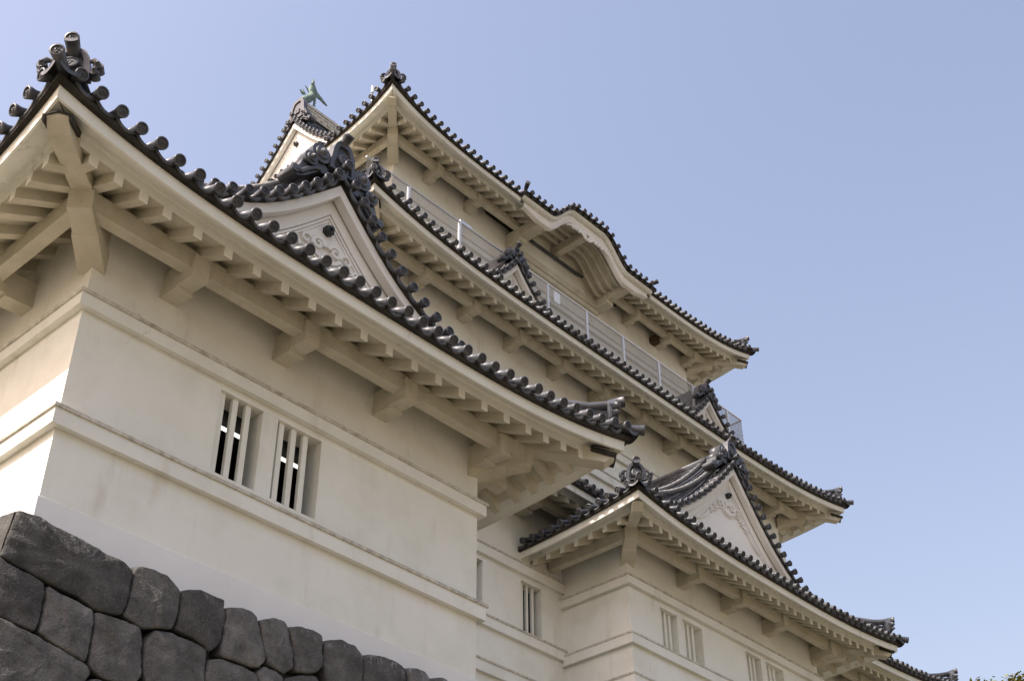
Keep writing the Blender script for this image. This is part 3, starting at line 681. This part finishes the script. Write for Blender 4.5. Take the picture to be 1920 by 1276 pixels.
# third tier
t3 = MB(); P3 = lambda u, y, z: (u, 23.02+y, z+H)
wall_plane(t3, P3, 20.12, 35.34, 23.6, 31.3, [], .3)
for x in (20.12, 35.34): t3.quad((x, 23.02, 23.6+H), (x, 33, 23.6+H), (x, 33, 31.3+H), (x, 23.02, 31.3+H))
t3.build('wall', 'plaster', keep)
line3 = [(20.12, 33), (20.12, 23.02), (35.34, 23.02), (35.34, 33)]
string_course(line3, 28.22, 28.42, 28.46, keep); string_course(line3, 27.0, 27.25, 27.30, keep)
W3 = dict(ze=30.066, h=.6036, q=5.92, e=.2405)
f3, l3, r3 = rect_roof(18.343, 37.116, 21.248, 34.75, W3, 15.2)
KX = 27.70; kc = KX-f3.o.x
rf3 = roof(keep, f3, l3, r3, 62, 26, 16, 3.4, gaps=(kc-3.42, kc+3.42), detail=False, under=1.1)
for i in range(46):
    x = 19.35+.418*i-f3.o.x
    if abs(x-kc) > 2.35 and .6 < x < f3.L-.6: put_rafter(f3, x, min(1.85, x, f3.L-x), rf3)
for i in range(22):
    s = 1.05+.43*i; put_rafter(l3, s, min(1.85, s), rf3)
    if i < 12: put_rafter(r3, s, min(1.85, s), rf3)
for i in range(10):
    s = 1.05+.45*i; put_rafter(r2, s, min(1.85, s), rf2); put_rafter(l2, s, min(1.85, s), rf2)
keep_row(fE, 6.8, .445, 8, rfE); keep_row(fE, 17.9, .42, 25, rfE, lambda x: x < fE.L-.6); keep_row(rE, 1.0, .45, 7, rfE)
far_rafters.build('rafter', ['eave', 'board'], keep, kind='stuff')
purlin(f3, 1.14, kc-2.15, rf3); purlin(f3, kc+2.15, f3.L-1.14, rf3); purlin(l3, 1.335, 10, rf3); purlin(r3, 1.335, 6, rf3)
purlin(fE, .5, 9.9, rfE); purlin(fE, 18.2, fE.L-1.14, rfE); purlin(rE, 1.335, 5, rfE)
for x in (21.5, 23.38, 31.6, 33.5, 35.1): bracket(f3, x-f3.o.x, rf3)
bracket(r3, 1.9, rf3); bracket(r3, 3.8, rf3); bracket(l3, 3.8, rf3)
for x in (19.9, 21.8, 35.2, 37.1, 39.0): bracket(fE, x-fE.o.x, rfE, .3)
hip_beam((18.10, 21.008), 1, 1, 30.066, rf3, lift=.02, capped=False); hip_beam((37.357, 21.008), -1, 1, 30.066, rf3, lift=.02); hip_beam((41.9, 17.55), -1, 1, 16.92, rfE, lift=.02)
hip_ridge((18.343, 21.248), 1, 1, f3, 1.5, rf3); hip_ridge((37.116, 21.248), -1, 1, f3, 3.0, rf3); hip_ridge((41.7, 17.75), -1, 1, fE, 3.0, rfE)
# ---- undulating gable in the middle of the top eave
def kb(x):
    t = max(0, min(1, (2.05-abs(x))/1.30)); return 1.02*t*t*(3-2*t)
K = Side((KX-3.5, 21.12), (1, 0), (0, 1), 7.0, 30.15, 0, 1, 0)
kbs = lambda s: kb(s-3.5)
kt = MB(); ks = [.35+.30*i for i in range(22)]
def kprof(d): return .10*d
eave_tiles(kt, K, ks, 2.4, False, False, False, .30, 0, kbs, kprof, 2.4)
kr = kt.build('undulating_gable', ['tile', 'disc'], keep)
kbd = MB(); sweep(kbd, K, [(.035, -.10), (.20, -.13), (.20, -.03), (2.4, .1)], .1, 6.9, False, False, 120, True, kbs); kbd.build('tile_bed', 'bed', kr)
kf = MB(); sweep(kf, K, [(.20, -.10), (.185, -.12), (.20, -.255), (.36, -.265), (.36, -.10)], .12, 6.88, False, False, 120, True, kbs, True); kf.build('bargeboard', 'board', kr)
kf2 = MB()
def kb2(s):
    x = s-3.5; return kbs(s)
low = lambda s: -.34-.36*math.exp(-((abs(s-3.5)-2.25)/1.0)**2) if abs(s-3.5) > 1.35 else -.34-.36*math.exp(-((1.35-2.25)/1.0)**2)
rows = [[], [], [], []]
for i in range(141):
    s = .25+6.5*i/140; hb = kbs(s); lo = -.60 if abs(s-3.5) < 2.6 else -.60+.14*min(1, (abs(s-3.5)-2.6)/.5)
    rows[0].append(K.P(s, .36, hb-.15)); rows[1].append(K.P(s, .345, hb-.27)); rows[2].append(K.P(s, .345, hb+lo)); rows[3].append(K.P(s, .50, hb+lo))
kf2.grid(rows, True)
for off in (.50, .545):
    r_ = [[], [], []]
    for i in range(141):
        s = .25+6.5*i/140; hb = kbs(s); lo = (-.60 if abs(s-3.5) < 2.6 else -.60+.14*min(1, (abs(s-3.5)-2.6)/.5))+(.60-off)
        r_[0].append(K.P(s, .346, hb+lo)); r_[1].append(K.P(s, .325, hb+lo-.015)); r_[2].append(K.P(s, .345, hb+lo-.035))
    kf2.grid(r_, True)
kf2.build('inner_bargeboard', 'white', kr)
# curved ceiling with its ribs
kv = MB(); rows = []
for d in (.50, 1.2, 2.0):
    rows.append([K.P(3.5+x, d, kb(x)*(1 if d < 1.9 else .98)-.30-.06*(d < .6)) for x in [-2.45+4.9*i/60 for i in range(61)]])
kv.grid(rows, True); kv.build('curved_soffit', 'eave', kr)
for j in range(5):
    d = .62+.30*j; r_ = MB(); rows = []
    for x in [-2.2+4.4*i/48 for i in range(49)]:
        z = kb(x)-.30; rows.append([K.P(3.5+x, d, z), K.P(3.5+x, d, z-.13), K.P(3.5+x, d+.13, z-.13), K.P(3.5+x, d+.13, z)])
    r_.grid(rows, True); r_.build('curved_rafter', 'eave', kr)
for x, w_, z0, z1, y0 in ((-2.28, .15, -.62, -.26, .46), (2.28, .15, -.62, -.26, .46), (0, .13, .30, .62, .40)):
    b = MB(); b.hexa([K.P(3.5+x-w_, y0, z0), K.P(3.5+x+w_, y0, z0), K.P(3.5+x+w_, 2.0, z0-.05), K.P(3.5+x-w_, 2.0, z0-.05)], [K.P(3.5+x-w_, y0, z1), K.P(3.5+x+w_, y0, z1), K.P(3.5+x+w_, 2.0, z1), K.P(3.5+x-w_, 2.0, z1)]); b.build('beam', 'eave', kr)
    if x: b = MB(); b.hexa([K.P(3.5+x-w_-.02, 1.25, z0-.2), K.P(3.5+x+w_+.02, 1.25, z0-.2), K.P(3.5+x+w_+.02, 2.0, z0-.22), K.P(3.5+x-w_-.02, 2.0, z0-.22)], [K.P(3.5+x-w_-.02, 1.25, z0+.1), K.P(3.5+x+w_+.02, 1.25, z0+.1), K.P(3.5+x+w_+.02, 2.0, z0+.1), K.P(3.5+x-w_-.02, 2.0, z0+.1)]); b.build('bracket_arm', 'eave', kr)
b = MB(); b.box(KX-2.3, KX+2.3, 22.88, 23.03, 29.35+H, 29.62+H); b.box(KX-2.3, KX+2.3, 22.93, 23.03, 29.16+H, 29.35+H); b.build('beam', 'eave', kr)
# pendant carving under the arch
kc_ = MB(); GK = lambda x, y, z: K.P(3.5+x, .345+y, z)
for s_ in (-1, 1):
    relief(kc_, GK, 0, spiral(s_*.15, .30, .02, .11, .6, 1.2, s_, 18), .05, .10, .03)
    relief(kc_, GK, 0, [(0, .16), (s_*.12, .17), (s_*.22, .24)], .10, .06, .03)
    relief(kc_, GK, 0, [(s_*.20, .30), (s_*.40, .36), (s_*.60, .36), (s_*.85, .30), (s_*1.10, .16)], .12, .04, .03)
    for x0, z0 in ((.42, .27), (.58, .28), (.74, .25)): relief(kc_, GK, 0, spiral(s_*x0, z0, .01, .055, 1, 1, s_, 10), .03, .045, .03)
kc_.build('gable_carving', 'white', kr)
ro = MB()
for (hw, z0, z1) in ((.16, 1.0, 1.16), (.12, 1.16, 1.22), (.14, 1.22, 1.28)): ro.grid([[K.P(3.5-hw, y, z0), K.P(3.5-hw, y, z1), K.P(3.5+hw, y, z1), K.P(3.5+hw, y, z0)] for y in (.35, 2.4)])
ro.tube([K.P(3.5, y, 1.32) for y in (.4, 1.4, 2.4)], .07, 10); oni(ro, lambda l, y, z: K.P(3.5+l, .28+y, 1.08+z), .34, .26, .12, curls=False); ro.build('ridge_end_tile', ['tile', 'disc'], kr)
for s_ in (-1, 1):                                       # lifted end tiles of the undulating eave
    e = MB(); p0 = K.P(3.5+s_*3.45, -.04, .22); p1 = K.P(3.5+s_*3.28, .26, .10)
    e.tube([p0, p1, K.P(3.5+s_*3.22, 2.2, .3)], [.085, .07, .07], 12); disc(e, p0, p0-p1, .088)
    e.box(KX+s_*3.30-.10, KX+s_*3.30+.10, 21.22, 21.50, 30.06+H, 30.16+H); e.build('verge_tiles', ['tile', 'disc'], kr)
# ---- top gable facing left, ridge and fish finial
def dropT(s): return 1.45*s-.155*s*s if s < 2.4 else 2.587+.70*(s-2.4)
GT = lambda s, y, z: Vector((19.6+y, 28.0-s, 34.80+H+z))
gt = gable(keep, GT, dropT, 5.2, 15, -4.1, 1.05, carve=0, nail=True, oniW=.85, oniH=1.0, crest=True, descend=False, oniY=.22, detail=False, backtiles=False, top=False, fins=.5)
rs_ = MB(); xs = []
for k in range(22):                                     # tiled slope toward the front
    x = 21.0+.6*k
    tile_run(rs_, [GT(s, x-19.6, -dropT(s)+.03) for s in (5.0, 3.8, 2.6, 1.4, .3)], detail=False, head=False)
for (hw, z0, z1) in ((.2, .3, .55), (.16, .55, .62), (.18, .62, .69), (.16, .69, .76), (.18, .76, .83), (.15, .83, .9)):
    rs_.grid([[GT(-hw, y, z0), GT(-hw, y, z1), GT(hw, y, z1), GT(hw, y, z0)] for y in (.5, 15)])
rs_.tube([GT(0, y, .96) for y in (.5, 8, 15)], .1, 10)
for i in range(40): rs_.tube([GT(.2, .9+.3*i, .45), GT(.26, .9+.3*i, .44)], .07, 8)
rs_.build('ridge', ['ledge', 'disc'], gt)  # dark tiles in pale ledge colour: sun glare painted into the material
sh = MB(); X0, Y0, Z0 = 20.36, 28.0, 35.95+H
body = [(-.30, .10), (-.12, .30), (.02, .52), (.03, .78), (.0, 1.0), (.0, 1.2)]; rad = [.16, .20, .19, .15, .10, .05]
sh.tube([(X0+a, Y0, Z0+c-.15) for a, c in body], rad, 12, squash=.8)
sh.tube([(X0-.30, Y0, Z0-.05), (X0-.42, Y0, Z0-.12)], [.16, .06], 10)
def fin(pts, th=.03):
    a = [(X0+x, Y0-th, Z0+z) for x, z in pts]; c = [(X0+x, Y0+th, Z0+z) for x, z in pts]
    sh.poly(a); sh.poly(list(reversed(c))); sh.grid([a+[a[0]], c+[c[0]]])
fin([(-.08, .75), (-.02, .98), (.02, 1.33), (.09, 1.05), (.16, .92), (.24, .78), (.34, .72), (.48, .65), (.62, .56), (.76, .47), (.60, .48), (.44, .53), (.28, .54), (.14, .50), (.02, .50)])
fin([(-.24, .28), (-.40, .46), (-.34, .30), (-.52, .34), (-.40, .18)], .02); fin([(-.12, .50), (-.30, .70), (-.16, .62)], .02)
for k in range(5): fin([(.16-.01*k, .30-.12*k+.2), (.25, .33-.12*k+.2), (.15, .42-.12*k+.2)], .02)
sh.build('fish_finial', 'bronze', keep, label='green bronze fish finial with its forked tail raised')
# ---- lightning rod
lr = MB(); lr.tube([(18.72, 22.6, 30.5+H), (18.72, 22.6, 31.35+H)], .02, 8); lr.tube([(18.72, 22.6, 31.3+H), (18.72, 22.6, 31.55+H), (18.72, 22.6, 31.6+H)], [.045, .045, .01], 8)
lr.build('lightning_rod', 'galv', keep)
# bare brown patches on two brackets of the top storey
for x0 in (33.10, 35.0):
    b = MB(); b.box(x0, x0+.26, 22.75, 23.02, 29.66+H, 29.95+H); b.build('bare_patch', 'rust', keep, label='bare brown beam end where the plaster has fallen off')
# ---- safety fence on the second roof
fen = thing('safety_fence', (18.5, 20.8, 24.6+H), 'thin galvanised steel safety fence with wire netting standing on the second tier roof', 'fence')
yf = 20.8; k_ = yf/20.5; ztop = 25.885*k_
px = [16.9+.0, 18.57*k_, 20.59*k_, 22.5*k_, 24.39*k_, 26.22*k_, 28.03*k_, 29.89*k_, 31.78*k_, 33.76*k_]; xend = 34.62*k_
def zroof(y): return 23.5+prof(y-19.4)+.05
for x in px[1:]:
    b = MB(); b.box(x-.028, x+.028, yf-.03, yf+.03, zroof(yf)-.1+H, ztop+H); b.box(x-.045, x-.028, yf-.03, yf+.05, zroof(yf)-.1+H, ztop+H); b.build('post', 'galv', fen)
b = MB(); b.tube([(17.2, yf, ztop+H), (xend, yf, ztop+H)], .03, 8); b.tube([(xend, yf, ztop+H), (xend, yf+3.2, ztop+H)], .03, 8); b.tube([(17.4, yf, zroof(yf)+.12+H), (xend, yf, zroof(yf)+.12+H)], .02, 6); b.build('rail', 'galv', fen)
def netting(p, q, z0, z1, pitch=.085, r=.0065):
    b = MB(); L = (Vector(q)-Vector(p)).length; d = (Vector(q)-Vector(p))/L; hh = z1-z0
    for sg in (1, -1):
        t = -hh
        while t < L+hh:
            a0, a1 = (t, t+hh) if sg > 0 else (t+hh, t); z_0, z_1 = z0, z1
            lo, hi = max(0, min(a0, a1)), min(L, max(a0, a1))
            if hi > lo:
                f = lambda a: z_0+(a-a0)/(a1-a0)*(z_1-z_0)
                A = Vector(p)+d*lo; B = Vector(p)+d*hi; A.z = f(lo)+H; B.z = f(hi)+H
                b.tube([A, B], r, 3, False)
            t += pitch
    return b
xs = [17.2]+px[1:]+[xend]
for a, c in zip(xs, xs[1:]): netting((a, yf, 0), (c, yf, 0), zroof(yf)+.0, ztop).build('netting', 'wire', fen)
netting((xend, yf, 0), (xend, yf+3.2, 0), zroof(yf+.3), ztop, .13).build('netting', 'wire', fen)
b = MB(); b.box(23.79*k_*20.8/20.8+.86, 23.79*k_+1.14, yf-.035, yf-.02, 25.36*k_+H, 25.76*k_+H); b.build('sheet', 'sheet', fen, label='small pale sheet tied to the netting')
b = MB(); b.box(px[2]-.01, px[2]+.46, yf-.02, yf+.02, ztop-.02+H, ztop+.11+H); b.build('bracket', 'galv', fen)
# ---- lamp seen through the turret window
lt = MB(); lt.tube([(9.45, 14.6, 11.10+H), (12.6, 14.6, 11.06+H)], .03, 8)
lo = lt.build('strip_light', 'lamp'); lo['label'] = 'lit white strip light inside the dark turret window behind its bars'; lo['category'] = 'lamp'
# ---- boulder wall
sw = thing('boulder_wall', (5.8, 12.3, 0), 'sloping wall of big dark grey fitted boulders under the near turret', 'stone wall')
BAT = .2; ZT = 7.22; OX, OY = 6.24-.42, 12.775-.42
def plane_pt(u, z, out=0):                                # point on the battered front plane; u = X, z measured from the eye
    return Vector((u, OY-BAT*(ZT-z)-out, z+H-out*BAT))
def unproject(px_, py_):
    d = FW+RT*((px_-960)/F_PX)-UU*((py_-638)/F_PX)         # eye at 0: meet y = OY - BAT*(ZT - z)
    t = (OY-BAT*ZT)/(d.y-BAT*d.z); p = d*t; return p.x, p.z
def stone(poly, idx, thick=.7, dep=.11, name='boulder'):
    cx = sum(p[0] for p in poly)/len(poly); cz = sum(p[1] for p in poly)/len(poly)
    pts = []; n = len(poly)
    for i in range(n):
        a, b = poly[i], poly[(i+1) % n]; m = max(1, int(math.hypot(b[0]-a[0], b[1]-a[1])/.03))
        for j in range(m): pts.append((a[0]+(b[0]-a[0])*j/m, a[1]+(b[1]-a[1])*j/m))
    for _ in range(1):
        pts = [((pts[i-1][0]+2*pts[i][0]+pts[(i+1) % len(pts)][0])/4, (pts[i-1][1]+2*pts[i][1]+pts[(i+1) % len(pts)][1])/4) for i in range(len(pts))]
    rows = []
    R_ = math.sqrt(max(.02, sum(math.hypot(p[0]-cx, p[1]-cz) for p in pts)/len(pts)))
    size = sum(math.hypot(p[0]-cx, p[1]-cz) for p in pts)/len(pts)
    def ring(shrink, out):
        r = []
        for x, z in pts:
            dx, dz = x-cx, z-cz; L = math.hypot(dx, dz) or 1; k = max(0, 1-shrink/L) if shrink < 5 else 0
            q = (cx+dx*k, cz+dz*k); v = Vector((q[0]*2.1+idx*7.3, q[1]*2.1, idx*3.1)); v2 = v*4
            nz = noise.noise(v)*.03+noise.noise(v2)*.026+noise.noise(v2*3)*.011+noise.noise(v2*7)*.005
            r.append(plane_pt(q[0]+noise.noise(v2+Vector((9, 0, 0)))*.008, q[1]+noise.noise(v2+Vector((0, 9, 0)))*.008, out+(nz if out > -.2 else 0)))
        return r
    rows = [ring(.0, -thick), ring(.001, -.14), ring(.002, -.035), ring(.006, -.008), ring(.016, .006), ring(.045, .014), ring(.12, .02)]
    for f_ in (.35, .6, .85): rows.append([plane_pt(0, 0) for _ in pts]); rows[-1] = []; 
    rows = rows[:6]
    for f_ in (.86, .72, .58, .44, .30, .16):
        r = []
        for x, z in pts:
            dx, dz = x-cx, z-cz; L = math.hypot(dx, dz) or 1; k = max(0, 1-.13/L)*f_/1.0
            q = (cx+dx*k, cz+dz*k); v = Vector((q[0]*2.1+idx*7.3, q[1]*2.1, idx*3.1)); v2 = v*4
            r.append(plane_pt(q[0], q[1], .03+.02*(1-f_)+noise.noise(v)*.03+noise.noise(v2)*.026+noise.noise(v2*3)*.011+noise.noise(v2*7)*.005))
        rows.append(r)
    b = MB(); ids = b.grid(rows, True, True)
    c = plane_pt(cx, cz, .05); ci = b.vert(c); L = ids[-1]
    for i in range(len(L)): b.face((L[i], L[(i+1) % len(L)], ci), True)
    return b.build(name, 'stone', sw)
def zz(s): return [(float(a)/2.995, 850+float(b)/2.995) for a, b in (t.split(',') for t in s.split())]
STONES = [zz("762,632 800,628 870,650 950,685 985,730 1010,770 1010,810 1000,880 985,950 965,990 900,980 800,985 760,960 690,910 720,850 750,740"),
 zz("1015,775 1060,758 1130,760 1200,790 1260,820 1262,880 1260,980 1240,1060 1180,1115 1155,1110 1150,1085 1080,1035 985,990 1000,940 1012,850"),
 zz("1270,875 1290,858 1360,860 1420,885 1445,910 1455,960 1475,1060 1490,1130 1490,1170 1450,1205 1370,1185 1310,1160 1240,1140 1245,1070 1262,1000"),
 zz("1462,935 1540,918 1600,935 1615,960 1625,1000 1640,1080 1655,1130 1645,1210 1600,1240 1560,1215 1510,1185 1490,1120 1475,1030"),
 zz("1625,970 1690,965 1760,985 1810,1020 1815,1100 1818,1200 1770,1230 1710,1235 1660,1225 1655,1130 1640,1040"),
 zz("1825,1065 1850,1045 1917,1040 1995,1080 2035,1130 2040,1300 1990,1350 1850,1330 1822,1200"),
 zz("0,580 100,640 200,690 250,720 255,790 225,920 200,1000 150,985 70,945 0,915 -60,880 -60,560"),
 zz("270,740 380,800 480,850 525,880 525,960 500,1120 480,1175 400,1130 300,1070 215,1000 240,900"),
 zz("540,885 640,915 740,950 785,970 800,1020 800,1180 795,1250 770,1290 650,1290 550,1250 500,1190 515,1080 530,960"),
 zz("880,985 960,1000 1060,1040 1140,1080 1158,1110 1155,1200 1140,1330 1000,1360 830,1300 808,1240 808,1080 830,1030"),
 zz("-60,890 0,920 100,970 200,1015 330,1085 450,1160 500,1195 510,1225 480,1270 450,1340 200,1420 -60,1400"),
 zz("1170,1150 1260,1150 1370,1195 1440,1230 1450,1330 1380,1400 1160,1380 1150,1250"),
 zz("1490,1190 1560,1220 1590,1250 1590,1360 1460,1380 1450,1225"), zz("1620,1255 1700,1240 1780,1245 1830,1340 1800,1420 1600,1400 1598,1290"),
 zz("505,1262 560,1265 650,1300 770,1310 790,1330 760,1420 500,1420 470,1330")]
STONES += [[(682, 1232), (697, 1225), (724, 1230), (751, 1244), (760, 1252), (764, 1300), (750, 1330), (690, 1320), (681, 1290)], [(764, 1252), (775, 1250), (798, 1256), (808, 1268), (810, 1320), (770, 1325), (765, 1300)],
 [(812, 1272), (830, 1268), (850, 1280), (855, 1330), (815, 1335)]]
for i, ps in enumerate(STONES): stone([unproject(*p) for p in ps], i)
# corner stone: a long block lying round the corner
cs = zz("87,312 150,328 210,343 300,398 450,468 600,558 700,608 752,655 748,700 712,860 680,908 620,903 540,878 430,798 260,723 150,658 0,573 -30,556")
poly = [unproject(*p) for p in cs]; xc_ = OX-BAT*0
poly = [(max(p[0], OX-BAT*(ZT-p[1])+.012), p[1]) for p in poly]
st = stone(poly, 40, thick=1.1)
# more courses out of the picture and the side face round the corner, so that the wall is whole
def rough_row(z1, z0, x0, x1, seed):
    rnd = random.Random(seed); x = x0
    while x < x1-.2:
        w_ = rnd.uniform(.7, 1.25); e = min(x1, x+w_); j = lambda a: a+rnd.uniform(-.05, .05); g_ = .02
        stone([(x+g_, j(z0+.03)), ((x+e)/2, j(z0+.02)), (e-g_, j(z0+.03)), (e-g_*.5, (z0+z1)/2), (e-g_, j(z1-.03)), ((x+e)/2, j(z1-.0)), (x+g_, j(z1-.03)), (x+g_*.5, (z0+z1)/2)], int(seed*50+x*10))
        x = e
rough_row(7.2, 6.45, 11.98, 13.8, 3); rough_row(5.4, 4.6, 5.4, 13.8, 4); rough_row(6.3, 5.5, 9.3, 13.8, 5)
zl = 5.55
core = MB()
for zt, zb in ((ZT-.16, -H),):
    def rg(z, i): o = BAT*(ZT-z); return [(OX-o+i, 22, z+H), (OX-o+i, OY-o+i, z+H), (XR+.42+o-i, OY-o+i, z+H), (XR+.42+o-i, 19.4, z+H)]
    core.grid([rg(zt, .9), rg(zt, .22), rg(zb, .22)])
core.build('rubble_core', 'stone', sw)
sd_ = MB(); rows = []
for zi in range(5):                                      # dressed side face of the corner block, lit by the sun
    z = ZT-.03-.19*zi; o = BAT*(ZT-z)
    rows.append([(OX-o+.0+noise.noise((y*3, z*3, 2))*.03, OY-o+y, z+H+noise.noise((y*2, zi, 5))*.03*(zi == 0)) for y in [.02+.55*k for k in range(6)]])
sd_.grid(rows, True); o = BAT*.0
sd_.grid([rows[0], [(x+.5, y, z-.03) for x, y, z in rows[0]]], True)
sd_.build('boulder', 'stone', sw)
kb_ = MB()
for x0, x1, y0 in ((XR, 23.48, 19.56), (23.48, 31.9, 17.52), (31.9, 40, 19.56)):
    kb_.hexa([(x0, y0-2.6, 0), (x1, y0-2.6, 0), (x1, y0+3, 0), (x0, y0+3, 0)], [(x0, y0-.4, 7.25+H), (x1, y0-.4, 7.25+H), (x1, y0+3, 7.25+H), (x0, y0+3, 7.25+H)])
ko = kb_.build('stone_base', 'stone', keep)
# ---- tree at the lower right
tr = thing('broadleaf_tree', (37.2, 14.0, 0), 'tip of a yellow green leafy tree at the lower right corner', 'tree')
tb = MB(); bx, by = 37.2, 14.0
tb.tube([(bx, by, 0), (bx+.1, by, 4), (bx-.1, by+.1, 8), (bx, by, 12), (bx, by, 15.5)], [.42, .34, .26, .16, .04], 12)
rnd = random.Random(5); limbs = []
for i in range(26):
    z = 5+9.6*i/26; a = i*2.4; L = 3.4*(1-.55*(z-5)/10); e = Vector((bx+math.cos(a)*L, by+math.sin(a)*L, z+1.4)); limbs.append(e)
    tb.tube([(bx, by, z), ((bx+e.x)/2, (by+e.y)/2, z+.5), e], [.09, .06, .02], 6)
limbs += [Vector((bx+rnd.gauss(0, .5), by+rnd.gauss(0, .5), 16.50+rnd.uniform(-.9, .25))) for _ in range(26)]
tb.build('trunk', 'bark', tr)
lf = MB()
for e in limbs:
    for c in range(10):
        cc = e+Vector((rnd.gauss(0, .5), rnd.gauss(0, .5), rnd.gauss(-.1, .25)))
        for k in range(46):
            p = cc+Vector((rnd.gauss(0, .2), rnd.gauss(0, .2), rnd.gauss(0, .13))); a = Vector((rnd.uniform(-1, 1), rnd.uniform(-1, 1), rnd.uniform(-.6, .6))).normalized(); q = a.cross(Vector((rnd.uniform(-1, 1), rnd.uniform(-1, 1), 1))).normalized()
            s_ = rnd.uniform(.035, .075); lf.face([lf.vert(p-a*s_*1.5), lf.vert(p-q*s_*.6), lf.vert(p+a*s_*1.5), lf.vert(p+q*s_*.6)])
lf.build('crown', 'leaf', tr)
